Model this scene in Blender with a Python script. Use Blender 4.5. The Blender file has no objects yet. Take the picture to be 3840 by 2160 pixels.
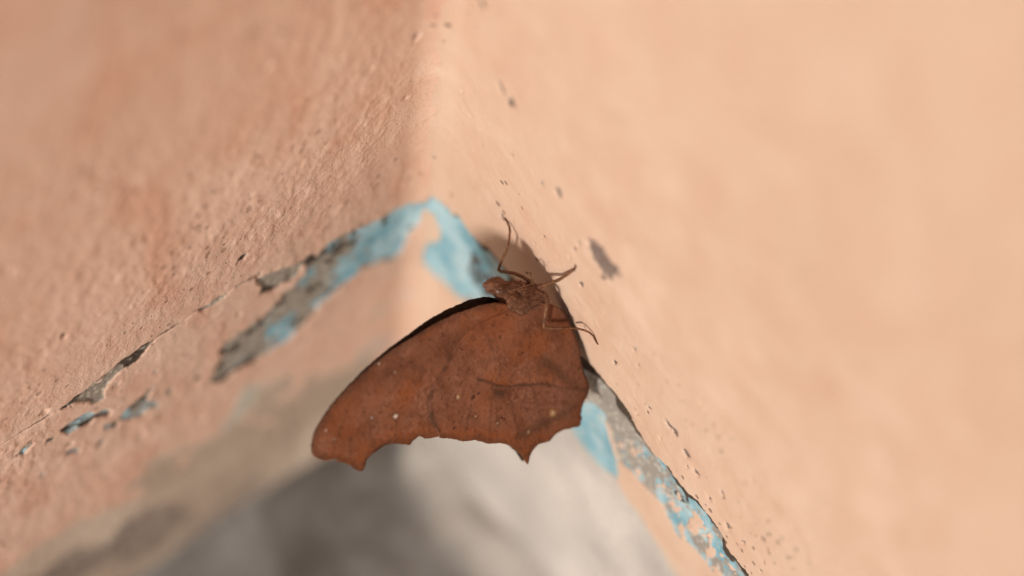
import bpy, bmesh, math, random
import numpy as np
from mathutils import Matrix, Vector
from mathutils.geometry import delaunay_2d_cdt

# real size: everything below is laid out in millimetres, MM turns it into metres.
# x runs along the left wall, y along the right wall, z is up; the walls meet at x = y = 0.
MM = 0.001
scene = bpy.context.scene
COL = scene.collection

# measured outlines (mm) on the walls, on the wing plane and along the body
LEFT_BIG = [(-1.13,-4.413),(3.033,-6.488),(7.4,-5.931),(10.48,-5.504),(14.16,-4.662),(17.24,-2.859),(20.86,-2.582),(23.24,-4.232),(25.94,-4.435),(26.5,-8.179),(30.41,-10.33),(32.82,-13.13),(35.84,-14.67),(40.04,-14.49),(42.89,-14.79),(43.23,-17.27),(42.52,-19.32),(43.79,-22.48),(45.38,-25.88),(44.97,-28.2),(42.42,-30.21),(39.94,-29.06),(36.57,-30.24),(32.85,-30),(29.74,-30.21),(26.64,-28.61),(23.55,-25.83),(21.73,-22.75),(17.71,-21.7),(13.67,-21.24),(10.21,-21.79),(5.994,-24.59),(4.648,-21.63),(3.096,-16.85),(2.049,-11.33),(-1.407,-9.525)]
LEFT_CHIPS = [[(35.86,2.05),(33.96,1.484),(30.43,-0.1299),(28.05,-1.76),(25.66,-2.306),(23.56,-2.787),(24.14,-4.3),(26.54,-4.296),(28.02,-6.435),(28.92,-6.502),(31.01,-5.736),(32.8,-6.422),(34.87,-4.559),(35.15,-1.489)],
[(74.54,-0.1167),(71.69,0.5458),(69.52,1.372),(66.75,0.7184),(64.95,1.299),(63.81,2.701),(62.01,3.281),(59.51,3.699),(57.04,3.461),(56.01,2.558),(57.86,0.9817),(59,-0.4324),(61.15,-0.6007),(63.29,-0.7687),(64.4,-1.518),(65.55,-2.937),(66.29,-6.344),(68.23,-6.043),(69.5,-3.687),(71.13,-1.603),(73.21,-1.106)],
[(47.3,3.758),(44.86,3.667),(42.69,3.508),(41.43,3.255),(43.08,2.26),(44.89,2.006),(46.68,2.882)],
[(74.76,-7.883),(73.64,-7.125),(71.52,-7.302),(69.41,-7.818),(68.13,-10.21),(66.67,-9.876),(65.35,-11.95),(66.17,-13.5),(67.86,-11.67),(69.37,-12.7),(71.45,-11.48),(73.61,-11.64)],
[(67.07,-19.5),(66.05,-17.78),(63.89,-18.34),(62.67,-16.15),(60.44,-15.29),(58.92,-14.25),(57.43,-13.56),(56.37,-14.53),(57.54,-16.02),(58.01,-18.4),(55.93,-21.81),(55.65,-24.07),(57.82,-22.41),(59.35,-23.48),(61.13,-21.92),(63.58,-19.49),(64.43,-21.44),(65.79,-19.64)],
[(54.59,-20.88),(53.77,-18.93),(52.63,-20.15),(53.61,-21.6)],
[(77.55,-9.576),(77.09,-8.17),(75.65,-8.803),(76.34,-10.05)],
[(83.22,-6.96),(81.63,-5.507),(80.21,-5.376),(79.88,-6.483),(81.84,-8.059)],
[(74.33,-19.21),(73.66,-17.48),(71.52,-20.65),(72.5,-21.66)],
[(68.59,-23.41),(68.1,-21.43),(66.74,-23.23),(67.54,-24.41)],
[(48.54,-22.32),(48.06,-21.13),(46.9,-22.59),(47.74,-23.32)],
[(39.56,11.91),(38.83,13.37),(37.62,12.46),(38.25,11.2)],
[(79.89,-20.99),(79.47,-20.24),(78.71,-21.12),(79.23,-21.75)],
[(56.67,-8.679),(56.37,-7.609),(55.82,-8.296),(56.14,-9.119)],
[(64.57,-4.533),(63.81,-3.693),(63.06,-4.418),(63.53,-5.125)],
[(72.6,23.7),(72.11,24.43),(71.12,23.23),(71.7,22.27)]]
LEFT_CRACK = [(93.47,0.7563),(84.96,0.03536),(74.54,-0.1167),(65.28,1.71),(55.99,3.02),(54.19,3.47),(52.41,3.394),(50.26,3.236),(47.3,3.824),(41.61,3.396),(40.15,3.6),(36.16,3.03),(35.06,2.448)]
LEFT_BAND = [(13.17,-58.12),(27.46,-45.48),(38.68,-43.18),(44.07,-50.04),(57.57,-44.71),(65.62,-47.61),(89.55,-49.72)]
LEFT_PALE = [[(44.06,-49.1),(42.71,-48.13),(40.89,-45.09),(38.59,-38.29),(32.88,-42),(28.4,-45.86),(32.88,-44.64),(35.57,-46.56),(38.27,-49.37),(40.96,-49.52),(42.78,-51.7)],
[(11.76,-41.94),(9.534,-40.66),(5.964,-40.66),(3.238,-39.74),(0.7752,-39.61),(-1.109,-44.2),(1.868,-41.59),(4.113,-43.51),(7.495,-43.07),(10.37,-44.5)]]
RIGHT_BIG = [(-0.4949,-3.897),(3.203,-3.987),(4.986,-4.775),(6.936,-4.492),(9.215,-1.981),(10.96,-2.967),(14.19,-2.13),(16.95,-0.9389),(19.34,-0.3206),(21.48,-1.193),(23.85,-0.5752),(27.66,-0.1611),(35.17,0.5256),(41.8,0.6455),(43.51,1.943),(47.72,2.209),(50.88,3.042),(53.21,3.098),(57.42,0.281),(62.25,-0.679),(66.13,0.9369),(69.84,0.8162),(73.76,1.881),(77.42,1.759),(80.33,0.8712),(82.17,-1.44),(85.28,-1.14),(88.48,-1.321),(94.1,-0.3672),(107.8,-2.117),(102.9,-18.74),(87.7,-16.72),(82.85,-15.77),(78.75,-14),(74.21,-14.73),(71.74,-16.64),(69.52,-14.9),(66.86,-13.29),(63.69,-14.2),(60.96,-14.98),(58.12,-15.2),(55.55,-17.13),(53.61,-14.1),(51.6,-10.53),(49.21,-10.61),(44.95,-11.2),(41.16,-11.52),(34.79,-13.28),(26.31,-16.98),(19.01,-23.13),(13.25,-27.84),(11.61,-28.83),(8.777,-31.22),(7.37,-30.04),(4.34,-31.85),(2.366,-28.14),(1.919,-22.27),(4.966,-17.62),(4.951,-14.58),(4.004,-11.98),(2.747,-8.901),(-0.2948,-8.502)]
RIGHT_TOP = [(2.005,-3.897),(3.203,-3.987),(4.986,-4.775),(6.936,-4.492),(9.215,-1.981),(10.96,-2.967),(14.19,-2.13),(16.95,-0.9389),(19.34,-0.3206),(21.48,-1.193),(23.85,-0.5752),(27.66,-0.1611),(35.17,0.5256),(41.8,0.6455),(43.51,1.943),(47.72,2.209),(50.88,3.042),(53.21,3.098),(57.42,0.281),(62.25,-0.679),(66.13,0.9369),(69.84,0.8162),(73.76,1.881),(77.42,1.759),(80.33,0.8712),(82.17,-1.44),(85.28,-1.14),(88.48,-1.321),(94.1,-0.3672),(107.8,-2.117)]
RIGHT_BLUE = [[(44.18,-12.6),(46.35,-10.82),(49.5,-9.355),(51.23,-11.22),(53.24,-14.8),(55.46,-18.06),(56.21,-24.23),(52.07,-26.07),(48.28,-27.19),(45.33,-27.44),(43.25,-26.81),(41.55,-21.76)],
[(2.005,-3.897),(4.986,-4.775),(9.256,-2.449),(14.24,-2.597),(17.59,-3.161),(21.78,-3.982),(22.46,-10.11),(11.61,-28.83),(4.34,-31.85),(2.366,-28.14),(1.919,-22.27),(4.966,-17.62),(4.004,-11.98),(2.205,-8.502)]]
RIGHT_BAND = [(19.56,-28.56),(35.8,-21.12),(45.42,-28.04),(51.78,-27.4),(56.3,-24.82),(59.02,-26.48),(63.04,-27.14),(68.08,-28.1),(72.29,-29.94),(74.79,-30.36),(82.08,-30.67),(96.73,-32.35)]
RIGHT_SMUDGE = [[(39.36,38.11),(40.55,40.02),(42.63,40.89),(44.59,40.09),(46.35,40.49),(47.54,39.93),(46.87,37.32),(44.82,33.95),(42.98,31.43),(43.32,34.02),(42.06,34.99),(40.5,35.47)]]
RIGHT_SPOTS = [(30.94,41.18,1.1),(26.9,37.62,0.6),(29.77,23.54,0.5),(39.71,22.94,0.5),(52.93,23.08,0.5),(54.25,19.69,0.5),(49.86,11.67,0.5),(27.79,18.32,0.4),(37.34,34.13,0.5),(36.32,30.74,0.5),(63.6,13.49,1),(64.94,13.56,0.7),(68.75,11.3,0.9),(71.78,9.646,0.6),(70.04,8.096,0.5),(77.79,13.11,0.7),(80.73,5.44,0.9),(84.12,6.355,0.6),(75.5,6.795,0.7),(59.27,11.02,0.5),(62.82,6.468,0.6),(87.36,13.74,0.6),(89.61,3.701,0.5),(52.9,23.01,0.45),(54.19,19.39,0.45),(17.5,48.36,0.9),(18.12,50.28,0.8),(18.68,49.05,0.7),(15.2,50.12,0.9),(8.628,65.32,1)]
WING_ORIGIN = (8.5,33.77,16.38)
WING_TILT = 42
FOREWING = [(9.438,0.116),(11.68,-1.846),(14.23,-3.065),(17,-3.759),(20.39,-4.401),(23.92,-4.688),(27.54,-4.741),(31.19,-4.677),(34.36,-4.314),(37.63,-3.721),(40.66,-2.979),(43.45,-2.09),(45.79,-0.902),(47.45,0.1212),(48.61,1.476),(49.26,2.871),(49.23,3.96),(48.54,5.035),(47.68,5.762),(46.69,6.209),(46.13,6.95),(45.1,7.954),(44.45,9.159),(43.97,10.1),(43.48,10.67),(42.82,10.56),(42.16,9.767),(41.49,9.29),(40.18,9.082),(38.36,9.066),(37.03,9.487),(35.66,10.49),(34.39,11.4),(33.65,11.12),(32.55,11.07),(31.94,11.41),(31.83,11.86),(30.48,12.6),(28.84,13.07),(26.02,13.69),(22.07,13.18),(17.25,10.75),(11.79,6.875),(8.427,3.501)]
HINDWING = [(7.484,1.351),(9.944,0.5565),(13.92,-0.291),(17.99,-0.1532),(22.1,1.47),(25.49,3.552),(27.74,5.148),(29.09,7.334),(29.64,10.06),(29.55,12.59),(29.39,13.26),(28.08,14.13),(26.8,15.42),(26.16,16.09),(24.86,16.65),(23.71,17.57),(22.66,18.73),(21.84,19.37),(20.46,20.14),(19.42,21.36),(18.58,23.03),(18.03,24.66),(17.87,26.11),(17.68,26.42),(17.21,25.85),(16.58,24.99),(15.59,24.54),(14.41,24.38),(12.76,25),(11.82,24.67),(10.63,24.51),(8.867,24.88),(6.978,25.71),(6.229,24.87),(5.746,23.6),(4.731,22.37),(3.341,21.38),(2.599,19.66),(2.591,17.78),(2.247,15.49),(1.444,12.89),(1.103,10.63),(0.9935,8.531),(1.611,6.291),(3.196,3.755),(5.311,2.114)]
EYESPOTS = [(34.63,5.539,0.4234,0),(38.25,3.522,0.2989,1),(45.25,3.098,0.2241,2),(42.91,4.651,0.2241,2),(24.07,8.621,0.2989,3),(22.61,13.36,0.1992,4),(19.67,16.58,0.3238,4),(10.29,20.78,0.4234,3),(15.43,21.27,0.3487,4),(31.73,-1.163,0.1245,0),(10.25,4.792,0.1494,5),(12.5,2.129,0.1992,5),(45.86,0.8677,0.1992,5),(33.5,-3.906,0.1494,5)]
MEDIAN_LINE = [(19.67,7.787),(17.68,10.32),(14.9,12.53),(10.77,14.6),(7.537,17.39),(3.254,20.81)]
DARK_DIAGONAL = [(8.213,11.65),(6.974,14.63),(5.439,18.44),(3.254,20.81)]
DARK_BAND = [(4.036,21.88),(6.428,22.21),(9.808,21.88),(13.77,21.48),(17.31,20.87)]
DARK_PATCH = [(18.26,10.56),(16.06,12.3),(16.94,13.59),(18.43,12)]
VEIN_LINES = [(15.64,9.94),(16.25,14.51),(17.26,20.75)]
FORE_VEINS = [[(45.31,3.215),(46.61,6.17)],[(42.97,4.768),(44.65,8.16)],[(38.88,4.261),(40.95,8.109)],[(34.89,6.129),(36.32,9.804)],[(33.38,1.468),(31.36,0.3517)],[(30.12,9.743),(30.85,12.05)]]
HIND_VEINS = [[(8.427,3.501),(12.81,9.917),(15.79,11.7),(16.25,14.51),(17.26,20.75),(17.61,25.89)],[(7.936,3.812),(11.31,11.51),(12.38,18.3),(12.65,24.75)],[(9.754,2.963),(16.76,6.132),(21.3,9.351),(25.95,15.61)],[(9.754,2.963),(15.25,8.342),(19.18,12.28),(22.31,18.65)],[(6.745,3.957),(6.868,14.38),(7.392,20),(8.208,24.84)]]
HEAD = [(9.944,30.16,17.86),(11.21,29.54,18.54),(11.85,29.23,18.89)]
THORAX = [(8.155,31.38,16.2),(6.887,32.18,15.32),(5.772,32.9,14.51),(4.566,32.89,14.52),(7.421,32.99,14.42)]
ROOT_FUR = [(8.966,33.52,16.22),(7.768,34.41,15.23),(6.014,34.55,14.48),(4.554,34.45,14.58)]
COLLAR = [(9.247,31.91,16.21),(10.05,31.19,17.01)]
EYE = [(10.35,31.21,18.55)]
ABDOMEN = [(5.972,33.21,14.17),(4.772,35.89,11.2),(4.072,39.23,7.481),(3.972,42.58,3.765),(4.372,44.59,1.536)]
LEG_1 = [(0.25,19.97,14.54),(0.45,20.81,14.7),(0.8,21.78,15.04),(1.3,22.57,15.29),(2.2,23.58,15.1),(3.1,24.51,15.13),(4,24.98,14.45),(5,25.45,13.85),(5.4,25.5,12.08),(5.7,25.7,11.43),(5.7,26.33,11.82),(5.5,27.39,13.15),(5.2,28.69,14.58),(4.8,30.42,15.71),(4.365,31.95,15.77)]
LEG_2 = [(0.2,37.74,26.99),(0.5,37.76,25.99),(1.2,37.15,23.98),(1.9,35.94,20.58),(2.6,35.02,18.8),(3.2,33.98,16.71),(3.781,32.89,14.68)]
LEG_3 = [(0.2,45.36,11.26),(0.5,44.34,12.83),(0.8,43.64,13.1),(1.2,42.87,13),(1.9,41.75,12.55),(1.729,40.31,10.02),(3.24,40.01,11.25),(4.525,39.51,11.8),(5.596,39,12.37),(6.416,38.58,12.84),(6.037,38.09,13.39),(5.596,37.62,13.9),(4.667,36.72,14.91),(3.892,35.92,15.19),(3.516,35.01,15.01),(3.604,33.76,14.3)]
LEG_4 = [(3.5,29.89,14.59),(4,31.25,17.57),(4.4,31.96,17.79),(4.365,32.48,15.75)]
ANTENNA = [(9.079,32.36,18.47),(7.817,32.54,18.27),(6.579,32.77,18.02),(5.345,33,17.76),(4.5,33.23,17.51)]
CAM_ROWS = [[-0.7974999, 0.5995412, 0.0674104], [0.5148377, 0.734531, -0.4420479], [-0.314541, -0.3178278, -0.8944548]]
CAM_POS = [164.945, 190.307, 463.767]


# ------------------------------------------------------------------ camera
cam_data = bpy.data.cameras.new('camera')
cam_data.lens = 110.43
cam_data.sensor_width = 36.0
cam_data.clip_start = 0.01
cam_data.clip_end = 2000.0
cam_data.dof.use_dof = True
cam_data.dof.focus_distance = 0.500
cam_data.dof.aperture_fstop = 4.7
cam_data.dof.aperture_blades = 9
cam = bpy.data.objects.new('camera', cam_data)
COL.objects.link(cam)
r0, r1, r2 = (np.array(r) for r in CAM_ROWS)
cam.matrix_world = Matrix((
    (r0[0], -r1[0], -r2[0], CAM_POS[0]*MM),
    (r0[1], -r1[1], -r2[1], CAM_POS[1]*MM),
    (r0[2], -r1[2], -r2[2], CAM_POS[2]*MM),
    (0, 0, 0, 1)))
scene.camera = cam

# ------------------------------------------------------------------ sky, sun, exposure
SUN_DIR = Vector((1.0, 0.42, 0.45)).normalized()        # towards the sun
world = bpy.data.worlds.new('World')
scene.world = world
world.use_nodes = True
wn = world.node_tree.nodes
sky = wn.new('ShaderNodeTexSky')
sky.sky_type = 'NISHITA'
sky.sun_disc = False
sky.sun_elevation = math.asin(SUN_DIR.z)
sky.sun_rotation = math.atan2(SUN_DIR.x, SUN_DIR.y)
wn['Background'].inputs['Strength'].default_value = 0.09
world.node_tree.links.new(sky.outputs[0], wn['Background'].inputs['Color'])
sun_data = bpy.data.lights.new('sun', 'SUN')
sun_data.energy = 3.3
sun_data.angle = math.radians(6.0)
sun_data.color = (1.0, 0.93, 0.87)
sun = bpy.data.objects.new('sun', sun_data)
COL.objects.link(sun)
sun.location = (1.5, 0.4, 1.4)
sun.rotation_euler = SUN_DIR.to_track_quat('Z', 'Y').to_euler()
scene.view_settings.view_transform = 'Standard'
scene.view_settings.look = 'None'
scene.view_settings.exposure = 0.0
scene.view_settings.gamma = 1.0
scene.cycles.use_denoising = True
scene.cycles.use_adaptive_sampling = True
scene.cycles.adaptive_threshold = 0.02
scene.cycles.adaptive_min_samples = 16
scene.cycles.max_bounces = 5

# ------------------------------------------------------------------ helpers
rng = np.random.default_rng(7)
random.seed(7)

def _hash(i, j, k):
    h = (i.astype(np.int64)*374761393 + j.astype(np.int64)*668265263 + k.astype(np.int64)*2147483647) & 0xFFFFFFFF
    h = ((h ^ (h >> 13))*1274126177) & 0xFFFFFFFF
    h = ((h ^ (h >> 16))*2246822519) & 0xFFFFFFFF
    return ((h ^ (h >> 15)) & 0xFFFFFF)/float(0xFFFFFF)

def vnoise(x, y, z):
    """smooth value noise, about -1..1"""
    xi, yi, zi = np.floor(x), np.floor(y), np.floor(z)
    fx, fy, fz = x-xi, y-yi, z-zi
    fx, fy, fz = (f*f*f*(f*(f*6-15)+10) for f in (fx, fy, fz))
    o = 0.0
    for a in (0, 1):
        wx = fx if a else 1-fx
        for b in (0, 1):
            wy = fy if b else 1-fy
            for c in (0, 1):
                wz = fz if c else 1-fz
                o = o + wx*wy*wz*_hash(xi+a, yi+b, zi+c)
    return o*2-1

def fbm(x, y, z, size, octaves=3, gain=0.5):
    o, amp, f, tot = 0.0, 1.0, 1.0/size, 0.0
    for k in range(octaves):
        o = o + amp*vnoise(x*f+17.3*k, y*f+5.1*k, z*f-9.7*k)
        tot += amp; amp *= gain; f *= 2.03
    return o/tot*1.6

def sstep(a, b, v):
    q = np.clip((v-a)/(b-a), 0, 1)
    return q*q*(3-2*q)

def seg_dist(px, py, line):
    d = np.full(px.shape, 1e9)
    for (x0, y0), (x1, y1) in zip(line[:-1], line[1:]):
        dx, dy = x1-x0, y1-y0
        q = np.clip(((px-x0)*dx+(py-y0)*dy)/(dx*dx+dy*dy+1e-12), 0, 1)
        d = np.minimum(d, np.hypot(px-x0-q*dx, py-y0-q*dy))
    return d

def poly_sd(px, py, poly, margin=3.0):
    """signed distance to a polygon (positive inside), only near it; far away -99"""
    P = np.array(poly)
    out = np.full(px.shape, -99.0)
    near = ((px > P[:, 0].min()-margin) & (px < P[:, 0].max()+margin) &
            (py > P[:, 1].min()-margin) & (py < P[:, 1].max()+margin))
    if not near.any():
        return out
    x, y = px[near], py[near]
    ins = np.zeros(x.shape, bool)
    for (x0, y0), (x1, y1) in zip(P, np.roll(P, -1, 0)):
        c = ((y0 > y) != (y1 > y)) & (x < (x1-x0)*(y-y0)/(y1-y0+1e-12)+x0)
        ins ^= c
    d = seg_dist(x, y, list(map(tuple, P))+[tuple(P[0])])
    out[near] = np.where(ins, d, -d)
    return out

def make_mesh(name, verts, faces, mats, attrs=None, smooth=True):
    me = bpy.data.meshes.new(name)
    verts = np.asarray(verts, dtype=np.float32)*MM
    faces = np.asarray(faces, dtype=np.int32)
    n = faces.shape[1]
    me.vertices.add(len(verts)); me.vertices.foreach_set('co', verts.ravel())
    me.loops.add(faces.size); me.loops.foreach_set('vertex_index', faces.ravel())
    me.polygons.add(len(faces))
    me.polygons.foreach_set('loop_start', np.arange(0, faces.size, n, dtype=np.int32))
    me.polygons.foreach_set('loop_total', np.full(len(faces), n, dtype=np.int32))
    for k, v in (attrs or {}).items():
        a = me.attributes.new(k, 'FLOAT', 'POINT')
        a.data.foreach_set('value', np.asarray(v, dtype=np.float32))
    me.update(calc_edges=True)
    me.polygons.foreach_set('use_smooth', np.full(len(faces), smooth))
    for m in (mats if isinstance(mats, (list, tuple)) else [mats]):
        me.materials.append(m)
    return me

def sub_mesh(verts, faces, keep, attrs):
    """the kept faces with only the vertices they use"""
    f = faces[keep]
    used, inv = np.unique(f.ravel(), return_inverse=True)
    return verts[used], inv.reshape(f.shape), {k: v[used] for k, v in attrs.items()}

def link(name, data, parent=None, **props):
    o = bpy.data.objects.new(name, data)
    COL.objects.link(o)
    if parent is not None:
        o.parent = parent
        o.matrix_parent_inverse = parent.matrix_world.inverted()
    for k, v in props.items():
        o[k] = v
    return o

def thing(name, loc, label, category):
    o = bpy.data.objects.new(name, None)
    COL.objects.link(o)
    o.empty_display_size = 0.01
    o.location = loc
    o.matrix_world = Matrix.Translation(loc)
    o['label'] = label; o['category'] = category
    return o

class NT:
    """small node-tree writer"""
    def __init__(self, name):
        self.mat = bpy.data.materials.new(name)
        self.mat.use_nodes = True
        self.nt = self.mat.node_tree
        self.bsdf = self.nt.nodes['Principled BSDF']
        self.pos = self.nt.nodes.new('ShaderNodeTexCoord').outputs['Object']
    def link(self, a, b): self.nt.links.new(a, b)
    def put(self, sock, v):
        if hasattr(v, 'is_linked'): self.link(v, sock)
        elif isinstance(v, (tuple, list)) and len(v) == 3 and sock.type == 'RGBA': sock.default_value = (*v, 1)
        else: sock.default_value = v
    def attr(self, n):
        a = self.nt.nodes.new('ShaderNodeAttribute'); a.attribute_name = n
        return a.outputs['Fac']
    def noise(self, scale, detail=3.0, rough=0.55, vec=None, dist=0.0):
        t = self.nt.nodes.new('ShaderNodeTexNoise')
        t.inputs['Scale'].default_value = scale; t.inputs['Detail'].default_value = detail
        t.inputs['Roughness'].default_value = rough; t.inputs['Distortion'].default_value = dist
        self.link(vec or self.pos, t.inputs['Vector'])
        return t.outputs['Fac']
    def voronoi(self, scale, out='Distance', vec=None, rand=1.0):
        t = self.nt.nodes.new('ShaderNodeTexVoronoi')
        t.inputs['Scale'].default_value = scale; t.inputs['Randomness'].default_value = rand
        self.link(vec or self.pos, t.inputs['Vector'])
        return t.outputs[out]
    def math(self, op, a, b=0.0, c=0.0, clamp=False):
        m = self.nt.nodes.new('ShaderNodeMath'); m.operation = op; m.use_clamp = clamp
        for i, v in enumerate((a, b, c)): self.put(m.inputs[i], v)
        return m.outputs[0]
    def ramp(self, v, lo, hi, a=0.0, b=1.0):
        m = self.nt.nodes.new('ShaderNodeMapRange'); m.interpolation_type = 'SMOOTHSTEP'
        for i, q in enumerate((v, lo, hi, a, b)): self.put(m.inputs[i], q)
        return m.outputs[0]
    def mix(self, f, a, b):
        m = self.nt.nodes.new('ShaderNodeMix'); m.data_type = 'RGBA'
        self.put(m.inputs['Factor'], f)
        self.put(m.inputs[6], a); self.put(m.inputs[7], b)
        return m.outputs[2]
    def scaled(self, sx, sy, sz, rot=(0, 0, 0)):
        m = self.nt.nodes.new('ShaderNodeMapping')
        m.inputs['Scale'].default_value = (sx, sy, sz); m.inputs['Rotation'].default_value = rot
        self.link(self.pos, m.inputs['Vector'])
        return m.outputs[0]
    def bump(self, h, dist, strength=1.0, normal=None):
        b = self.nt.nodes.new('ShaderNodeBump')
        b.inputs['Strength'].default_value = strength; b.inputs['Distance'].default_value = dist
        self.put(b.inputs['Height'], h)
        if normal is not None: self.link(normal, b.inputs['Normal'])
        return b.outputs[0]
    def done(self, color, rough=0.8, normal=None, spec=0.3):
        self.put(self.bsdf.inputs['Base Color'], color)
        self.put(self.bsdf.inputs['Roughness'], rough)
        self.bsdf.inputs['Specular IOR Level'].default_value = spec
        if normal is not None: self.link(normal, self.bsdf.inputs['Normal'])
        return self.mat

# ------------------------------------------------------------------ materials
def wall_material(name, grain, cem_a, cem_b, tint):
    """masonry with old blue paint, under a peach paint coat; the layers come from the mesh"""
    n = NT(name)
    coat, blue, dark, dark_marks, pale = (n.attr(a) for a in ('coat', 'blue', 'dark', 'dark_marks', 'pale'))
    # bare cement
    big = n.attr('tone_e')
    cement = n.mix(n.ramp(big, 0.32, 0.68), cem_a, cem_b)
    cement = n.mix(n.ramp(n.noise(750, 2, 0.65), 0.50, 0.75, 0.0, 0.5), cement, tuple(0.5*c for c in cem_a))
    sand = n.mix(n.ramp(n.voronoi(900, 'Distance'), 0.10, 0.45), (0.56, 0.52, 0.43), (0.20, 0.18, 0.15))
    cement = n.mix(n.math('MULTIPLY', n.attr('strip'), 0.75), cement, sand)
    # old blue paint, worn through in patches
    wear = n.noise(420, 3, 0.65)
    bcol = n.mix(n.ramp(n.attr('tone_f'), 0.3, 0.7), (0.14, 0.33, 0.41), (0.38, 0.54, 0.585))
    bmask = n.ramp(n.math('ADD', wear, blue), 0.80, 1.00)
    bcol = n.mix(n.ramp(n.noise(900, 2, 0.6), 0.50, 0.68, 0.0, 0.6), bcol, (0.46, 0.47, 0.42))
    col = n.mix(bmask, cement, bcol)
    # brown-black grime in the broken edge
    dn = n.noise(640, 4, 0.6)
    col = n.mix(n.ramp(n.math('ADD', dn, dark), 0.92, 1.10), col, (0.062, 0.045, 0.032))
    # peach coat
    a1 = n.attr('tone_a')
    a2 = n.attr('tone_d')
    peach = n.mix(n.ramp(a1, *((0.30, 0.70) if grain > 1 else (0.0, 1.0))), (0.568, 0.397, 0.286), (0.622, 0.460, 0.348))
    peach = n.mix(n.ramp(a2, 0.35, 0.75, 0.0, 0.30+0.35*(grain > 1)), peach, (0.52, 0.315, 0.215))
    peach = n.mix(n.ramp(n.attr('tone_b'), 0.52, 0.72, 0.0, 0.35), peach, (0.70, 0.535, 0.415))
    peach = n.mix(n.ramp(n.attr('tone_c'), 0.48, 0.70, 0.0, 0.20+0.55*(grain > 1)), peach, (0.50, 0.26, 0.165))
    # fine pores
    rnd = n.voronoi(620, 'Color'); 
    sep = n.nt.nodes.new('ShaderNodeSeparateColor'); n.link(rnd, sep.inputs[0])
    size = n.ramp(sep.outputs[0], 0.60, 1.0, 0.0, 0.46)
    clump = n.ramp(n.attr('tone_g'), 0.36, 0.60)
    pore_d = n.math('SUBTRACT', n.math('MULTIPLY', size, clump), n.voronoi(620, 'Distance'))
    pore = n.ramp(pore_d, 0.0, 0.10)
    peach = n.mix(n.math('MULTIPLY', pore, 0.75), peach, (0.17, 0.10, 0.065))
    peach = peach if tint is None else n.mix(tint[3], peach, tint[:3])
    cmask = n.ramp(n.math('ADD', coat, n.math('MULTIPLY', n.math('SUBTRACT', n.noise(330, 3, 0.7), 0.5), 0.7)), 0.44, 0.56)
    col = n.mix(cmask, col, peach)
    col = n.mix(n.math('MULTIPLY', pale, n.ramp(n.attr('tone_d'), 0.3, 0.6)), col, (0.43, 0.47, 0.41))
    col = n.mix(n.ramp(n.math('ADD', n.noise(900, 4, 0.7), n.math('MULTIPLY', dark_marks, 1.0)), 0.86, 1.10, 0.0, 0.9), col, (0.13, 0.10, 0.09))
    h = n.math('ADD', n.math('MULTIPLY', n.noise(900, 3, 0.7), 1.0), n.math('MULTIPLY', pore, -1.2))
    h = n.math('ADD', h, n.math('MULTIPLY', n.noise(2600, 1, 0.6), 0.35))
    return n.done(col, 0.85, n.bump(h, 0.00022*grain, 0.9), 0.25)

MAT_LEFT = wall_material('peach_plaster_rough', 1.3, (0.40, 0.305, 0.23), (0.60, 0.48, 0.375), (0.72, 0.43, 0.325, 0.35))
MAT_RIGHT = wall_material('peach_plaster_smooth', 0.7, (0.40, 0.372, 0.340), (0.60, 0.555, 0.505), None)

def ground_material():
    n = NT('dirty_concrete')
    c = n.mix(n.ramp(n.noise(22, 5, 0.6), 0.35, 0.65), (0.098, 0.084, 0.070), (0.245, 0.232, 0.215))
    c = n.mix(n.ramp(n.noise(160, 5, 0.65), 0.5, 0.7, 0.0, 0.6), c, (0.10, 0.090, 0.080))
    c = n.mix(n.ramp(n.noise(70, 2, 0.5), 0.64, 0.78, 0.0, 0.4), c, (0.36, 0.26, 0.18))
    c = n.mix(n.ramp(n.math('ADD', n.attr('splash'), n.math('MULTIPLY', n.math('SUBTRACT', n.noise(60, 3, 0.5), 0.5), 0.9)), 0.2, 1.0), c, (0.42, 0.385, 0.34))
    return n.done(c, 0.9, n.bump(n.noise(400, 6, 0.7), 0.0008, 0.8), 0.25)
MAT_GROUND = ground_material()

def core_material():
    n = NT('bare_cement')
    return n.done(n.mix(n.noise(14, 5), (0.26, 0.24, 0.21), (0.42, 0.39, 0.35)), 0.9, n.bump(n.noise(200, 5), 0.001, 0.6))
MAT_CORE = core_material()

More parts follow.
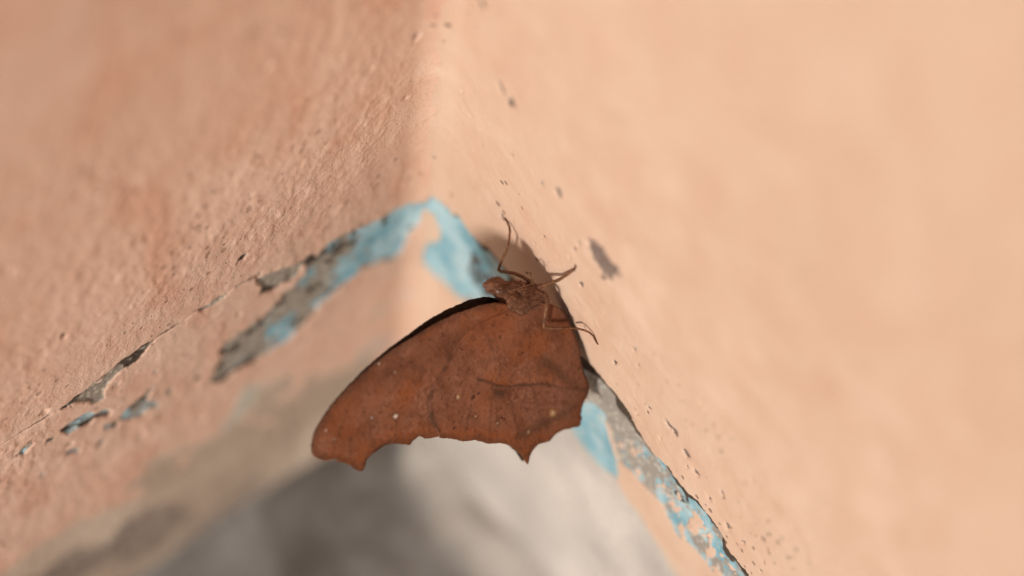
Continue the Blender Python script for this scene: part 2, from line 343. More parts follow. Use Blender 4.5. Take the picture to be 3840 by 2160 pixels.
def wing_material(name, under):
    n = NT(name)
    warm, dk, gy, lt, yl = (n.attr(a) for a in ('warm', 'dark', 'grey', 'light', 'yellow'))
    stri = n.noise(1.0, 3, 0.6, n.scaled(1500, 1000, 1000, (0, 0.5, 0)))
    speck = n.noise(1500, 3, 0.6)
    patch = n.noise(130, 4, 0.6)
    c = n.mix(n.ramp(patch, 0.32, 0.68), (0.118, 0.040, 0.017), (0.190, 0.072, 0.036))
    c = n.mix(n.math('MULTIPLY', warm, 0.8), c, (0.215, 0.061, 0.017))
    c = n.mix(n.math('MULTIPLY', gy, n.ramp(speck, 0.30, 0.70, 0.15, 0.85)), c, (0.23, 0.100, 0.060))
    c = n.mix(n.ramp(stri, 0.50, 0.72, 0.0, 0.55), c, (0.070, 0.022, 0.010))
    c = n.mix(n.ramp(speck, 0.60, 0.74, 0.0, 0.45), c, (0.25, 0.105, 0.060))
    c = n.mix(n.ramp(n.noise(620, 2, 0.5), 0.68, 0.74, 0.0, 0.8), c, (0.05, 0.018, 0.010))
    c = n.mix(n.math('MINIMUM', dk, 1.0), c, (0.045, 0.021, 0.012))
    c = n.mix(yl, c, (0.34, 0.20, 0.05))
    c = n.mix(lt, c, (0.66, 0.50, 0.40))
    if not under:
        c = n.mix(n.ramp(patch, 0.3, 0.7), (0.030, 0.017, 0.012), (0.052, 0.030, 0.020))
    h = n.math('ADD', stri, n.math('MULTIPLY', speck, 0.8))
    return n.done(c, 0.7, n.bump(h, 0.00011, 0.8), 0.15)
MAT_WING = wing_material('brown_wing_underside', True)
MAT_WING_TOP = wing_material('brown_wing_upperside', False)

def simple(name, a, b, scale, rough=0.6, bump=0.00005, spec=0.3):
    n = NT(name)
    nz = n.noise(scale, 4, 0.65)
    return n.done(n.mix(n.ramp(nz, 0.3, 0.7), a, b), rough, n.bump(nz, bump, 0.8), spec)

def body_material():
    n = NT('butterfly_body')
    nz = n.noise(1700, 4, 0.7)
    c = n.mix(n.ramp(nz, 0.3, 0.7), (0.080, 0.031, 0.014), (0.20, 0.083, 0.042))
    l = n.mix(n.ramp(n.noise(1200, 3), 0.3, 0.7), (0.075, 0.032, 0.014), (0.20, 0.092, 0.040))
    c = n.mix(n.attr('leg'), c, l)
    return n.done(c, 0.65, n.bump(nz, 0.00012, 0.8), 0.3)
MAT_BODY = body_material()
MAT_FUR = simple('brown_fur', (0.11, 0.045, 0.021), (0.26, 0.115, 0.060), 900)
MAT_EYE = simple('brown_eye', (0.07, 0.030, 0.016), (0.14, 0.066, 0.038), 2600, 0.35)
MAT_PUPIL = simple('dark_eye_spot', (0.012, 0.008, 0.006), (0.02, 0.012, 0.01), 2600, 0.3)
MAT_ANTENNA = simple('tan_antenna', (0.12, 0.055, 0.027), (0.22, 0.105, 0.052), 1500)

# ------------------------------------------------------------------ the ground
GROUND_Z = -100.0
def axis(lo, fine0, fine1, hi, step, grow=1.35):
    a = list(np.arange(fine0, fine1+1e-6, step))
    s, v = step, a[-1]
    while v < hi:
        s *= grow; v = min(v+s, hi); a.append(v)
    s, v = step, a[0]
    while v > lo:
        s *= grow; v = max(v-s, lo); a.insert(0, v)
    return np.array(a)

gx = axis(-200000, -20, 160, 200000, 1.5)
gy = axis(-200000, -20, 160, 200000, 1.5)
GX, GY = np.meshgrid(gx, gy, indexing='ij')
gw = np.exp(-(np.hypot(GX, GY)/400.0)**2)
GZ = GROUND_Z + gw*(fbm(GX, GY, GX*0, 30, 4)*2.0 + fbm(GX, GY, GX*0, 6, 3)*0.6)
edge_d = np.maximum(np.minimum(GX, GY), 0)+np.where((GX < -5) | (GY < -5), 99, 0)
GZ = GZ + 7.0*np.exp(-(edge_d/8.0)**1.5)*(0.9+0.2*fbm(GX, GY, GX*0+3, 20, 2))   # mortar and dirt heaped against the walls
splash = np.exp(-((edge_d*np.where(GX < GY, 1.0, 14.0))/11.0)**2)
def grid_faces(nx, ny):
    i, j = np.meshgrid(np.arange(nx-1), np.arange(ny-1), indexing='ij')
    a = (i*ny+j).ravel()
    return np.c_[a, a+ny, a+ny+1, a+1]
link('ground', make_mesh('ground', np.c_[GX.ravel(), GY.ravel(), GZ.ravel()], grid_faces(len(gx), len(gy)), MAT_GROUND, dict(splash=splash.ravel())),
     kind='structure', label='dirty grey concrete ground at the foot of the peach walls', category='ground')

# ------------------------------------------------------------------ the two walls
FILLET = 6.0                       # the plaster runs round the inner corner
DIAG = FILLET*(1-math.sqrt(0.5))
TOP = 1500.0
zs = np.r_[np.arange(-104, -56, 1.0), np.arange(-56, 96, 0.3)]
zs = np.r_[zs, axis(96, 96, 97, TOP, 0.3, 1.16)[1:]]
ss_left = axis(DIAG-0.3, DIAG-0.3, 97, 1500, 0.3, 1.3)
ss_right = axis(DIAG-0.3, DIAG-0.3, 104, 1500, 0.3, 1.3)

def wall_surface(side):
    left = side == 'left'
    ss = ss_left if left else ss_right
    S, Z = (q.ravel() for q in np.meshgrid(ss, zs, indexing='ij'))
    cur = S < FILLET
    sc = np.clip(S, 0, FILLET)
    base = np.where(cur, FILLET-np.sqrt(np.maximum(FILLET**2-(sc-FILLET)**2, 0)), 0.0)
    ns = np.where(cur, (FILLET-sc)/FILLET, 0.0)            # normal of the fillet
    nn = np.where(cur, np.sqrt(np.maximum(1-ns**2, 0)), 1.0)
    X, Y = (S, base) if left else (base, S)
    edge = sstep(0.0, 14.0, S)                              # 0 at the corner: both sides agree there
    # ---- which layer lies on top
    wx = fbm(X, Y, Z, 2.2, 3)*0.55 + fbm(X, Y, Z, 0.8, 2)*0.25
    wz = fbm(X+50, Y+20, Z+9, 2.2, 3)*0.55 + fbm(X+31, Y, Z, 0.8, 2)*0.25
    PX, PZ = S+wx, Z+wz
    if left:
        chip = poly_sd(PX, PZ, LEFT_BIG)
        small = np.full(S.shape, -99.0)
        for c in LEFT_CHIPS:
            small = np.maximum(small, poly_sd(S+wx*0.6, Z+wz*0.6, c))
        gone = np.maximum(chip, small)
        band = np.interp(S, *zip(*LEFT_BAND))
        crack = seg_dist(S+wx*0.4, Z+wz*0.4, LEFT_CRACK)
        crack_w = 0.28+0.16*fbm(X, Y, Z, 5, 2)
        crack = np.where((S > 35) & (S < 76), crack-crack_w, 9.0)
        crack = np.where((S > 76), seg_dist(S, Z, LEFT_CRACK)-0.12, crack)
        crack = np.where(S > 92, 9.0, crack)
    else:
        chip = poly_sd(PX, PZ, RIGHT_BIG)
        patch = fbm(X, Y, Z*0.6+70, 2.4, 4, 0.65)
        thr = np.interp(S, [0, 40, 44, 64, 72, 90], [0.95, 0.95, 0.78, 0.66, 0.28, 0.05])
        topd = seg_dist(S, Z, RIGHT_TOP)
        chip = np.where((patch > thr) & (topd > 4.2), -np.abs(chip), chip)
        gone = chip
        band = np.interp(S, *zip(*([(0, -64), (12, -58), (17, -44)]+RIGHT_BAND[1:])))
        crack = np.full(S.shape, 9.0)
    coat = 1-sstep(-0.14, 0.14, gone)
    coat = coat*sstep(-0.05, 0.16, crack)
    ragged = fbm(X, Y, Z+11, 9, 4, 0.6)*(10.0 if left else 2.0)
    soft = 18.0 if left else 3.0
    low = sstep(-soft, soft*0.3, Z-band+ragged)             # paint thins out towards the ground
    patches = sstep(0.05, 0.5, fbm(X+3, Y+8, Z*0.6, 13, 3))*0.85*sstep(-35, -8, Z-band) if left else 0.0
    low = np.maximum(low, patches)
    coat_all = coat*low
    # ---- blue under-paint
    bl = fbm(X, Y, Z*0.7+33, 4.2, 4, 0.6)
    if left:
        blue = 0.27+0.36*bl+0.42*(1-sstep(2, 24, S))
        blue = np.where(small > -0.6, 0.12+0.3*bl, blue)
        blue = blue+0.30*(1-sstep(0.3, 1.5, gone))*(gone > 0)*(S < 44)*(Z < -6)*sstep(-0.5, 0.4, fbm(X, Y, Z+3, 5, 2))
        blue = np.where((S > 56) & (small > -0.6) & (Z < -7), 0.46+0.25*bl, blue)
    else:
        blue = 0.30+0.36*bl
        for p in RIGHT_BLUE:
            blue = np.maximum(blue, 1.2*sstep(-0.8, 0.5, poly_sd(PX, PZ, p)))
        blue = np.where(S > 64, blue+0.18, blue)
        blue = blue-0.22*sstep(38, 43, S)*(1-sstep(55, 61, S))
    blue = blue-sstep(-1.5, 2.0, band-Z)*0.8
    if not left:
        teal = poly_sd(PX, PZ, RIGHT_BLUE[0])
        coat_all = coat_all*(1-sstep(-0.3, 0.3, teal))
        blue = np.maximum(blue, 1.2*sstep(-0.5, 0.4, teal))
    # ---- dirt packed under the broken edge
    if left:
        dark = 0.56*sstep(0.05, 0.5, fbm(X, Y, Z+5, 4, 3))*(gone > -0.2)
        dark = dark+0.55*np.exp(-(np.minimum(gone, 0.9)/0.45)**2)*(gone > 0)*sstep(-0.3, 0.3, fbm(X, Y, Z, 3, 2))
        dark = np.where(crack < 0.2, 1.0, dark)
        hole = poly_sd(S, Z, LEFT_CHIPS[11]); dark = np.where(hole > 0, 0.8, dark)
        hole = poly_sd(S, Z, LEFT_CHIPS[6]); dark = np.where(hole > 0, 0.7, dark)
    else:
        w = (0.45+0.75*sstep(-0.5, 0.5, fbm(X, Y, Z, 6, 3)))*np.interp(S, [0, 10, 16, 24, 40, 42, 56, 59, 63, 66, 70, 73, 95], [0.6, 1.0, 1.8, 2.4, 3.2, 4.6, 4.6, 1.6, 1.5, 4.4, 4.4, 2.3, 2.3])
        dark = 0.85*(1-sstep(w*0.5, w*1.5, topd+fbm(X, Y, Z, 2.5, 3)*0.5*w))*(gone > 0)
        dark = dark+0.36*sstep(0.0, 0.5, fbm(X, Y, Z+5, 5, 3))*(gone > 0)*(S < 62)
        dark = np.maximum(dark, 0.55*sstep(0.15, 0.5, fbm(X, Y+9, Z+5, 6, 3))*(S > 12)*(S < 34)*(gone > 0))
    # ---- smudges, lodged dirt, darker blotches and streaks
    dark_marks = np.zeros(S.shape)
    pits = np.zeros(S.shape)
    if left:
        pts = rng.random((240, 2))*[92, 150]+[4, -45]
        rad = rng.random(240)**4*0.8+0.16
        amt = rng.random(240)**1.5
    else:
        sp = np.array(RIGHT_SPOTS)
        cl = rng.random((150, 2))
        py = 6+cl[:, 0]*100; pz = rng.normal(0, 17, 150)+np.interp(py, [0, 30, 60, 100], [38, 26, 14, 10])
        pts = np.r_[sp[:, :2], np.c_[py, pz]]
        rad = np.r_[sp[:, 2]*1.15, rng.random(150)**3*0.42+0.13]
        amt = np.r_[np.ones(len(sp))*0.95, rng.random(150)]
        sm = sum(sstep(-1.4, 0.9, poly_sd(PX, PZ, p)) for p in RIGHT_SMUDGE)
        dark_marks = np.maximum(dark_marks, 0.62*sm)
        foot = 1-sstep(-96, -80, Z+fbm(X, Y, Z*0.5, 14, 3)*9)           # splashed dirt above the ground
        dark_marks = np.maximum(dark_marks, 0.42*foot)
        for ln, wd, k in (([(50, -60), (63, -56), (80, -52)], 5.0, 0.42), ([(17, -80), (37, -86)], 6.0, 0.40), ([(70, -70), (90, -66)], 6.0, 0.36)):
            dark_marks = np.maximum(dark_marks, k*np.exp(-((seg_dist(S, Z, ln)+fbm(X, Y, Z, 9, 3)*2.0)/wd)**2))  # soft darker streaks low on the right wall
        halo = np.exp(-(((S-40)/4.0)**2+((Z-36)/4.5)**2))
        dark_marks = np.maximum(dark_marks, 0.36*halo)
    if left:                                               # darker blotches with ragged edges near the ground
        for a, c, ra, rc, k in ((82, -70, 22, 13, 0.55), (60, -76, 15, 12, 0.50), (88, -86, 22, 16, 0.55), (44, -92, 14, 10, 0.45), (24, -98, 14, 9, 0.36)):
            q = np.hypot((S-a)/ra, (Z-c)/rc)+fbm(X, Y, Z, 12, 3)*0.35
            dark_marks = np.maximum(dark_marks, k*(1-sstep(0.5, 1.2, q)))
    cell = 0.3
    for (a, b), r, k in zip(pts, rad, amt):
        i0, i1 = np.searchsorted(ss, [a-2*r-cell, a+2*r+cell]); j0, j1 = np.searchsorted(zs, [b-2.4*r-cell, b+2.4*r+cell])
        if i1 <= i0 or j1 <= j0: continue
        ii, jj = np.meshgrid(np.arange(i0, i1), np.arange(j0, j1), indexing='ij')
        q = (ii*len(zs)+jj).ravel()
        d = np.hypot((PX[q]-a)/(r*0.9), (PZ[q]-b)/(r*1.25))
        g = 1-sstep(0.55, 1.15, d)
        pits[q] = np.maximum(pits[q], g*min(r, 0.8))
        dark_marks[q] = np.maximum(dark_marks[q], g*(0.30+0.5*k))
    pale = np.zeros(S.shape)
    if left:
        for p in LEFT_PALE:
            pale = np.maximum(pale, 0.75*sstep(-1.2, 0.8, poly_sd(PX, PZ, p)))
    else:
        pale = 0.5*np.exp(-((Z-band+fbm(X, Y, Z, 6, 2)*0.8)/1.1)**2)
    # ---- relief
    swell = fbm(X, Y, Z, 40, 2)*0.34
    rough = np.maximum(edge, 0.35)
    if left:
        tex = fbm(X, Y, Z*0.5, 2.0, 3, 0.6)*0.09 + fbm(X, Y, Z*0.5+70, 8.0, 2)*0.12 + fbm(X, Y, Z+40, 1.1, 2)*0.05
        lump = sstep(0.35, 0.8, fbm(X+7, Y, Z*0.5+2, 2.0, 2))*0.12
        tex = tex+lump
        tex = tex*(0.65+0.5*sstep(-0.4, 0.6, fbm(X, Y, Z+90, 22, 2)))
    else:
        tex = fbm(X, Y*0.7, Z, 5.0, 4, 0.5)*0.13 + fbm(X, Y, Z+40, 1.2, 2)*0.035
    bare = fbm(X, Y, Z+61, 1.9, 4, 0.6)*0.16
    thick = np.where(chip > -3, 0.45, 0.40)
    h = swell + coat*(thick+tex*rough) + (1-coat)*bare*rough - pits*0.7
    h = h + 0.06*np.exp(-((gone+0.25)/0.35)**2)*coat*(gone > -1.5)*edge    # lip of the coat curls up a little
    ledge = sstep(-0.6, 0.6, Z-band)*0.3
    h = h+ledge
    V = np.empty((len(S), 3))
    if left:
        V[:, 0] = X+ns*h; V[:, 1] = Y+nn*h
    else:
        V[:, 0] = X+nn*h; V[:, 1] = Y+ns*h
    V[:, 2] = Z
    F = grid_faces(len(ss), len(zs))
    if not left:
        F = F[:, ::-1]
    F = F[:, ::-1]
    strip = sstep(-2, 0, gone)
    def tone(size, dz=0.0, zf=1.0, o=3):
        return 0.5+0.20*fbm(X+dz, Y-dz, Z*zf+2*dz, size, o, 0.58)
    tones = dict(tone_a=tone(38, 1), tone_b=tone(10, 2), tone_c=tone(8, 3, 0.5), tone_d=tone(4, 4), tone_e=tone(26, 5), tone_f=tone(5, 6), tone_g=tone(18, 7))
    attrs = dict(**tones, coat=coat_all, strip=strip, blue=blue, dark=dark, dark_marks=dark_marks, pale=pale)
    return V, F, attrs

def slab(x0, x1, y0, y1, z0, z1):
    v = np.array([(x, y, z) for x in (x0, x1) for y in (y0, y1) for z in (z0, z1)], float)
    f = np.array([(0, 1, 3, 2), (4, 6, 7, 5), (0, 4, 5, 1), (2, 3, 7, 6), (0, 2, 6, 4), (1, 5, 7, 3)])
    return v, f

RIGHT_SURFACE = None
for side, label, mat in (
        ('left', 'rough peach plastered wall with a long crack and grey-blue chips, in grazing light', MAT_LEFT),
        ('right', 'smooth sunlit peach plastered wall that the butterfly clings to, blue peeling strip', MAT_RIGHT)):
    V, F, attrs = wall_surface(side)
    if side == 'right':
        RIGHT_SURFACE = V[(V[:, 1] < 70) & (np.abs(V[:, 2]) < 45)]
    root = thing('plaster_wall', ((0.3, 0, GROUND_Z*MM) if side == 'left' else (0, 0.3, GROUND_Z*MM)), label, 'wall')
    fc = attrs['coat'][F].mean(1) > 0.5
    v, f, a = sub_mesh(V, F, fc, attrs)
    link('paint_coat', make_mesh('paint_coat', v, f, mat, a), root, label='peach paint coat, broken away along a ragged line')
    v, f, a = sub_mesh(V, F, ~fc, attrs)
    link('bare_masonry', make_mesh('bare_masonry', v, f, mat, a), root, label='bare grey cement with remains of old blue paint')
    if side == 'left':
        sv, sf = slab(-200, 1500, -200, -4, GROUND_Z-4, TOP)
    else:
        sv, sf = slab(-200, -4, -3.9, 1500, GROUND_Z-4, TOP)
    link('wall_core', make_mesh('wall_core', sv, sf, MAT_CORE, smooth=False), root)

# ------------------------------------------------------------------ the butterfly
WO = np.array(WING_ORIGIN)
tl = math.radians(WING_TILT)
WN = np.array([0, math.cos(tl), math.sin(tl)])       # towards the open side
WS = np.array([0, math.sin(tl), -math.cos(tl)])      # from the head down along the body
ROOT = np.array([8.3, 1.5])
bf = thing('butterfly', Vector(WO*MM)+Vector((-0.008, 0, 0)), 'brown leaf-like butterfly with folded wings clinging to the peach wall', 'butterfly')

def smooth_outline(pts, sharp=62, step=0.22):
    """closed Catmull-Rom curve through the points, keeping sharp corners"""
    P = np.array(pts); n = len(P); out = []
    d0 = P-np.roll(P, 1, 0); d1 = np.roll(P, -1, 0)-P
    ang = np.degrees(np.abs((np.arctan2(d1[:, 1], d1[:, 0])-np.arctan2(d0[:, 1], d0[:, 0])+np.pi) % (2*np.pi)-np.pi))
    for i in range(n):
        a, b = P[i], P[(i+1) % n]
        ta = (b-P[i-1])*0.5 if ang[i] < sharp else (b-a)
        tb = (P[(i+2) % n]-a)*0.5 if ang[(i+1) % n] < sharp else (b-a)
        L = np.linalg.norm(b-a)
        ta = ta/max(np.linalg.norm(ta), 1e-6)*L; tb = tb/max(np.linalg.norm(tb), 1e-6)*L
        m = max(2, int(L/step))
        for q in np.arange(m)/m:
            out.append((2*q**3-3*q**2+1)*a+(q**3-2*q**2+q)*ta+(-2*q**3+3*q**2)*b+(q**3-q**2)*tb)
    out = np.array(out)
    out = out+np.c_[fbm(out[:, 0], out[:, 1], out[:, 0]*0, 0.5, 2), fbm(out[:, 0], out[:, 1]+40, out[:, 0]*0, 0.5, 2)]*0.075
    out[:, 0] = np.maximum(out[:, 0], 1.6)
    return out

def wing_sheet(outline, step=0.30):
    B = smooth_outline(outline)
    lo, hi = B.min(0), B.max(0)
    gx, gy = np.meshgrid(np.arange(lo[0], hi[0], step), np.arange(lo[1], hi[1], step), indexing='ij')
    gx = gx.ravel()+rng.uniform(-0.08, 0.08, gx.size); gy = gy.ravel()+rng.uniform(-0.08, 0.08, gy.size)
    sd = poly_sd(gx, gy, B)
    keep = sd > 0.16
    pts = [Vector(p) for p in B]+[Vector((a, b)) for a, b in zip(gx[keep], gy[keep])]
    nb = len(B)
    v, e, f, *_ = delaunay_2d_cdt(pts, [(i, (i+1) % nb) for i in range(nb)], [list(range(nb))], 1, 1e-5)
    return np.array([tuple(p) for p in v]), np.array([t for t in f if len(t) == 3])

def wing_paint(A, B, outline, fore):
    sd = seg_dist(A, B, FOREWING[1:38] if fore else HINDWING[10:44])
    z0 = A*0
    w1 = fbm(A, B, z0, 1.6, 3)*0.35
    warm = 0.55*sstep(0.1, 0.6, fbm(A, B, z0+3, 9, 2))
    grey = sstep(-0.2, 0.7, fbm(A, B, z0+8, 6, 3))
    dark = np.zeros(A.shape); light = np.zeros(A.shape); yellow = np.zeros(A.shape)
    R0 = np.hypot(A-ROOT[0], B-ROOT[1])
    mott = fbm(A, B, z0+21, 1.1, 3, 0.65); mott2 = fbm(A, B, z0+27, 3.2, 3, 0.6)
    dark = 0.30*sstep(0.15, 0.75, mott)*sstep(-0.5, 0.5, mott2)+0.08*sstep(0.1, 0.8, mott2)
    grey = np.maximum(grey, 0.8*sstep(0.3, 0.8, fbm(A, B, z0+33, 1.5, 3, 0.6)))
    fleck = fbm(A, B, z0+51, 0.55, 2); dark = dark+0.35*sstep(0.55, 0.9, fleck)*sstep(-0.1, 0.5, fbm(A, B, z0+9, 8, 2)+0.25)
    dark = np.minimum(dark+0.5*(1-sstep(0.0, 1.6, sd+w1*0.6)), 0.9)
    if fore:
        costa = -99.0
        top = np.interp(A, *zip(*sorted([p for p in FOREWING[1:15]])))
        edge = B-top
        dark = np.maximum(dark, 0.50*(1-sstep(0.1, 1.6, edge+w1*1.4)))
        warm = np.maximum(warm, 0.9*np.exp(-((edge-1.0)/0.35)**2)*(A < 26))
        warm = np.maximum(warm, np.exp(-(((A-31.5)/3.2)**2+((B-3.6)/2.0)**2)))
        warm = np.maximum(warm, 0.8*(1-sstep(1.0, 4.0, sd+w1))*(edge > 4))
        grey = np.maximum(grey, np.exp(-((A-47.5)/2.0)**2-((B-2.2)/2.2)**2))
        grey = np.maximum(grey, 0.9*np.exp(-((A-38.5)/4.0)**2-((B-1.6)/1.8)**2))
        dark = np.maximum(dark, 0.38*np.exp(-((A-20)/5)**2-((B-0.5)/2)**2)+0.36*np.exp(-((A-33)/4)**2-((B+1.6)/1.5)**2))
        veins = FORE_VEINS
    else:
        warm = np.maximum(warm, 0.9*(1-sstep(1.0, 3.2, sd+w1))*(B > 8))
        m = seg_dist(A+w1*0.3, B+w1*0.3, MEDIAN_LINE)
        dark = np.maximum(dark, 0.80*(1-sstep(0.10, 0.46, m))*(0.75+0.25*sstep(-0.5, 0.4, fbm(A, B, z0+4, 3, 2))))
        ml = np.interp(-A, *zip(*sorted([(-a, b) for a, b in MEDIAN_LINE])))
        warm = np.maximum(warm, 1.2*np.exp(-np.maximum(ml-B, 0)/2.2)*(B < ml)*(A < 19))
        dd = seg_dist(A+w1, B+w1, DARK_DIAGONAL)
        dark = np.maximum(dark, 0.6*(1-sstep(0.1, 1.9, dd)))
        db = seg_dist(A+w1, B+w1, DARK_BAND)
        dark = np.maximum(dark, 0.58*(1-sstep(0.1, 1.5, db)))
        dp = poly_sd(A+w1*0.4, B+w1*0.4, DARK_PATCH)
        dark = np.maximum(dark, 0.78*sstep(-0.6, 0.6, dp))
        dark = np.maximum(dark, 0.62*(1-sstep(0.3, 3.2, A-1.6))*sstep(8, 14, B))
        ev = seg_dist(A, B, HINDWING[2:11])
        dash = sstep(-0.1, 0.35, fbm(A, B, z0, 1.5, 2))
        dark = np.maximum(dark, (0.36+0.42*dash)*(1-sstep(0.2, 1.0, ev+w1*0.6))*sstep(19, 24, A))
        grey = np.maximum(grey*0.9, 0.8*np.exp(-((A-17)/6)**2-((B-6)/4)**2))
        grey = np.maximum(grey, 0.7*np.exp(-((A-21)/3.5)**2-((B-13.5)/2.5)**2))
        dark = np.maximum(dark, 0.30*sstep(14, 24, B-0.35*(A-10))+0.25*(1-sstep(3, 11, A))*sstep(6, 16, B))
        veins = HIND_VEINS
    for v in veins:
        dark = np.maximum(dark, 0.36*(1-sstep(0.05, 0.28, seg_dist(A, B, v)))*sstep(5, 11, R0))
    for a, b, r, kind in EYESPOTS:
        d = np.hypot(A-a, B-b)
        if kind != 5:
            dark = np.maximum(dark, 0.62*(1-sstep(r*1.2, r*2.1, d)))
        core = 1-sstep(r*0.45, r*1.05, d)
        if kind == 0: light = np.maximum(light, 0.95*core)
        if kind == 1: light = np.maximum(light, 0.45*core)
        if kind == 2: light = np.maximum(light, 0.30*(1-sstep(r*0.2, r*0.7, d)))
        if kind == 3:
            yellow = np.maximum(yellow, 0.5*(1-sstep(r*1.1, r*2.0, d))*sstep(-0.4, 0.2, fbm(A, B, z0, 0.7, 2)+0.3))
            light = np.maximum(light, 0.40*core); dark = np.where(d < r*2.2, np.minimum(dark, 0.3), dark)
        if kind == 4:
            yellow = np.maximum(yellow, 0.5*core); light = np.maximum(light, 0.20*core)
        if kind == 5: light = np.maximum(light, 0.7*core) if fore else light
    return dict(warm=warm, dark=dark, grey=grey, light=light, yellow=yellow)

def wing(name, outline, fore, far, label):
    W2, F = wing_sheet(outline)
    A, B = W2[:, 0], W2[:, 1]
    attrs = wing_paint(A, B, outline, fore)
    r = np.hypot(A-ROOT[0], B-ROOT[1])
    relief = fbm(A, B, A*0, 7, 2)*0.16
    for v in (FORE_VEINS if fore else HIND_VEINS):
        relief = relief+0.04*np.exp(-(seg_dist(A, B, v)/0.25)**2)
    relief = relief*sstep(0.0, 4.0, r)
    off = relief - 0.0009*np.maximum(r-14, 0)**2*(1 if not fore else 0.3)
    if far:
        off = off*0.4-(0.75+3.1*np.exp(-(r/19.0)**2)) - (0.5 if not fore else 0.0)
    else:
        off = off-((0.06+0.34*sstep(14, 26, r)) if fore else 0.0)
    thick = 0.05
    P = WO+np.outer(A-WO[0], [1, 0, 0])+np.outer(B, WS)+np.outer(off, WN)
    n = len(P)
    # closed sheet: front, back and a rim along the boundary
    e = np.r_[F[:, [0, 1]], F[:, [1, 2]], F[:, [2, 0]]]
    key = {}
    for a, b in e: key[(a, b)] = 1
    rim = np.array([(a, b) for (a, b) in key if (b, a) not in key])
    T = np.r_[F, F[:, ::-1]+n, np.c_[rim[:, 1], rim[:, 0], rim[:, 0]+n], np.c_[rim[:, 1], rim[:, 0]+n, rim[:, 1]+n]]
    VV = np.r_[P, P-WN*thick]
    attrs = {k: np.r_[v, v] for k, v in attrs.items()}
    return link(name, make_mesh(name, VV, T, MAT_WING_TOP if far else MAT_WING, attrs), bf, label=label)

wing('hindwing', HINDWING, False, False, 'brown hindwing underside with small pale eyespots and a short tail')
wing('forewing', FOREWING, True, False, 'brown hooked forewing underside with pale dots')
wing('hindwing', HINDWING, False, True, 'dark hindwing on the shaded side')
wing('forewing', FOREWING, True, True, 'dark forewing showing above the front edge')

# ---- body: head, thorax, abdomen and legs grown together into one skin
def add_ball(bm, c, radii, axis_dir=None, seg=3):
    m = Matrix.Diagonal((*radii, 1))
    if axis_dir is not None:
        m = Vector(axis_dir).to_track_quat('X', 'Z').to_matrix().to_4x4() @ m
    bmesh.ops.create_icosphere(bm, subdivisions=seg, radius=1.0, matrix=Matrix.Translation(Vector(c)) @ m)

def add_tube(bm, pts, radii, seg=10):
    P = [Vector(p) for p in pts]; rings = []
    for i, p in enumerate(P):
        d = (P[min(i+1, len(P)-1)]-P[max(i-1, 0)]).normalized()
        q = d.to_track_quat('Z', 'Y')
        rings.append([bm.verts.new(p+q @ Vector((math.cos(t)*radii[i], math.sin(t)*radii[i], 0)))
                      for t in (2*math.pi*k/seg for k in range(seg))])
    for a, b in zip(rings[:-1], rings[1:]):
        for k in range(seg):
            bm.faces.new((a[k], a[(k+1) % seg], b[(k+1) % seg], b[k]))
    bm.faces.new(rings[0][::-1]); bm.faces.new(rings[-1])

bm = bmesh.new()
H = [np.array(p) for p in HEAD]; T = [np.array(p) for p in THORAX]
add_ball(bm, H[0], (1.55, 1.4, 1.4), H[1]-H[0])
add_tube(bm, [H[0], H[0]*0.5+H[1]*0.5, H[1], H[2], H[2]+(H[2]-H[1])*0.25], [1.3, 1.25, 0.9, 0.34, 0.06])      # palps
add_ball(bm, T[0], (1.5, 1.5, 1.35))
add_ball(bm, T[1], (1.8, 1.85, 1.7))
add_ball(bm, T[2], (1.8, 1.75, 1.7))
add_ball(bm, T[3], (1.1, 1.1, 1.2))
add_ball(bm, T[4], (1.8, 1.7, 1.7))
for q, r in zip(ROOT_FUR, (1.35, 1.5, 1.6, 1.3)): add_ball(bm, q, (r*0.55, r*1.05, r*1.05), WN)
add_ball(bm, COLLAR[0], (1.35, 1.2, 1.2)); add_ball(bm, COLLAR[1], (0.9, 0.9, 0.9))
add_tube(bm, ABDOMEN, [1.4, 1.6, 1.5, 1.1, 0.5])
def add_leg(L, rb):
    L = [Vector(p) for p in L]; n = len(L)
    if L[0].x < 1:                                       # set the foot down on the plaster
        k = np.argmin((RIGHT_SURFACE[:, 1]-L[0].y)**2+(RIGHT_SURFACE[:, 2]-L[0].z)**2)
        lift = RIGHT_SURFACE[k, 0]+0.10-L[0].x
        for i in range(min(n, 6)):
            L[i].x += lift*(1-i/6)
    rad = []
    for i in range(n):
        q = i/(n-1)
        rad.append(rb*(0.62+0.55*q)*(1.0 if i not in (0,) else 0.85))
    add_tube(bm, L, rad)
    foot = L[0]
    for s in (-1, 1):                                    # claws grip the wall
        add_tube(bm, [L[1]*0.6+L[0]*0.4, foot+Vector((0.02, 0.16*s, 0.10)), foot+Vector((-0.12, 0.22*s, 0.16))], [0.14, 0.12, 0.08], 6)
for L, rb in ((LEG_1, 0.28), (LEG_2, 0.32), (LEG_3, 0.27), (LEG_4, 0.17)):
    add_leg(L, rb)
tmp = bpy.data.meshes.new('tmp'); bm.to_mesh(tmp); bm.free()
tob = bpy.data.objects.new('tmp', tmp); COL.objects.link(tob)
md = tob.modifiers.new('r', 'REMESH'); md.mode = 'VOXEL'; md.voxel_size = 0.10; md.use_smooth_shade = True
sm = tob.modifiers.new('s', 'SMOOTH'); sm.iterations = 2; sm.factor = 0.5
dg = bpy.context.evaluated_depsgraph_get()
me = bpy.data.meshes.new_from_object(tob.evaluated_get(dg))
bpy.data.objects.remove(tob); bpy.data.meshes.remove(tmp)
co = np.empty(len(me.vertices)*3); me.vertices.foreach_get('co', co); co = co.reshape(-1, 3)
centers = np.array([H[0], H[1], *T, *[np.array(p) for p in ROOT_FUR+COLLAR], *[np.array(p) for p in ABDOMEN]])
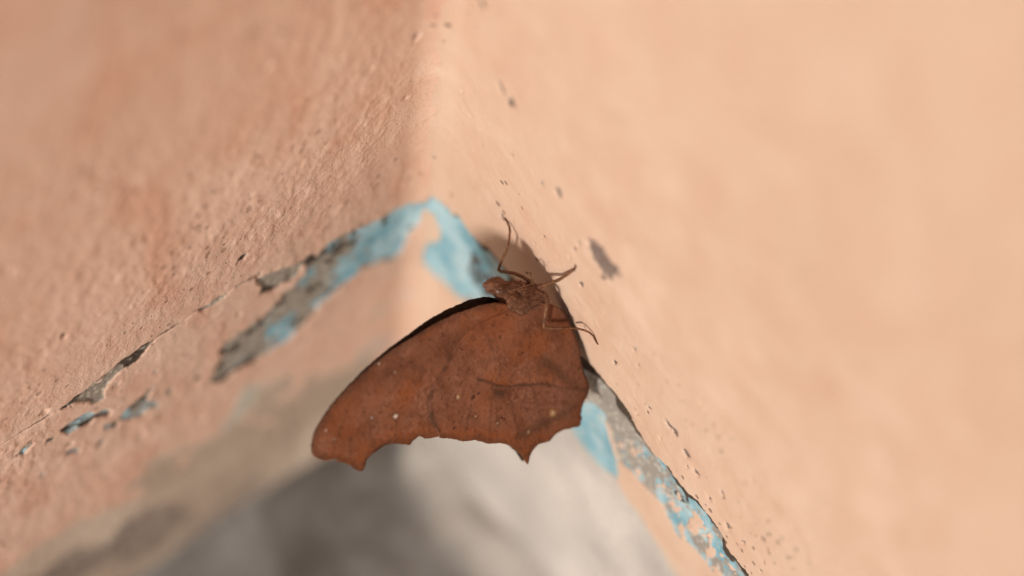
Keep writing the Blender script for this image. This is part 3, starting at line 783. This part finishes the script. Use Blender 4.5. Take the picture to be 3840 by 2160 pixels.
dmin = np.min(np.linalg.norm(co[:, None, :]-centers[None], axis=2), axis=1)
at = me.attributes.new('leg', 'FLOAT', 'POINT'); at.data.foreach_set('value', sstep(1.7, 2.3, dmin).astype(np.float32))
nrm = np.empty(len(me.vertices)*3); me.vertices.foreach_get('normal', nrm); nrm = nrm.reshape(-1, 3)
fuzz = fbm(co[:, 0], co[:, 1], co[:, 2], 0.5, 2)*0.06*(1-sstep(1.7, 2.3, dmin))
me.vertices.foreach_set('co', ((co+nrm*fuzz[:, None])*MM).ravel().astype(np.float32))
me.materials.clear(); me.materials.append(MAT_BODY); me.name = 'body'; me.update()
body = link('body', me, bf, label='furry brown head, thorax and thin legs')

# ---- fur on head and thorax
cand = np.where(dmin < 2.1)[0]
cand = cand[np.min(np.linalg.norm(co[cand][:, None]-np.array([H[0], *T, *ROOT_FUR, *COLLAR])[None], axis=2), axis=1) < 2.1]
pick = rng.choice(cand, 7000)
back = (T[2]-H[0])/np.linalg.norm(T[2]-H[0])
d = nrm[pick]*0.55+back*0.7+rng.normal(0, 0.35, (len(pick), 3))
d /= np.linalg.norm(d, axis=1)[:, None]
ln = rng.uniform(0.25, 0.75, len(pick))[:, None]
side = np.cross(d, rng.normal(size=(len(pick), 3))); side /= np.linalg.norm(side, axis=1)[:, None]
b0 = co[pick]-nrm[pick]*0.03
w = 0.022
fv = np.stack([b0-side*w, b0+side*w, b0+d*ln*0.6+side*w*0.7+nrm[pick]*0.02, b0+d*ln], 1).reshape(-1, 3)
k = np.arange(len(pick))[:, None]*4
ff = (k+np.array([0, 1, 2, 3])[None])
link('fur', make_mesh('fur', fv, ff, MAT_FUR), body, kind='stuff')

# ---- eye with its dark spots, antenna
def ball_mesh(name, c, r, mat, seg=3):
    b = bmesh.new(); bmesh.ops.create_icosphere(b, subdivisions=seg, radius=r*MM, matrix=Matrix.Translation(Vector(c)*MM))
    for f in b.faces: f.smooth = True
    m = bpy.data.meshes.new(name); b.to_mesh(m); b.free(); m.materials.append(mat)
    return m
E0 = np.array(EYE[0])
eye = link('eye', ball_mesh('eye', E0, 0.80, MAT_EYE), bf)
view = np.array([0.30, 0.42, 0.86])
for q in ((0, 0), (0.35, 0.1), (-0.3, 0.22), (0.1, -0.36), (-0.12, 0.38)):
    v = view+np.array([-0.8, 0.6, 0])*q[0]+np.array([-0.4, -0.55, 0.45])*q[1]; v /= np.linalg.norm(v)
    link('eye_spot', ball_mesh('eye_spot', E0+v*0.74, 0.13 if q == (0, 0) else 0.09, MAT_PUPIL, 2), eye)
b = bmesh.new()
add_tube(b, [Vector(p)*MM for p in ANTENNA], [0.07*MM]*4+[0.05*MM], 8)
m = bpy.data.meshes.new('antenna'); b.to_mesh(m); b.free(); m.materials.append(MAT_ANTENNA)
link('antenna', m, bf)
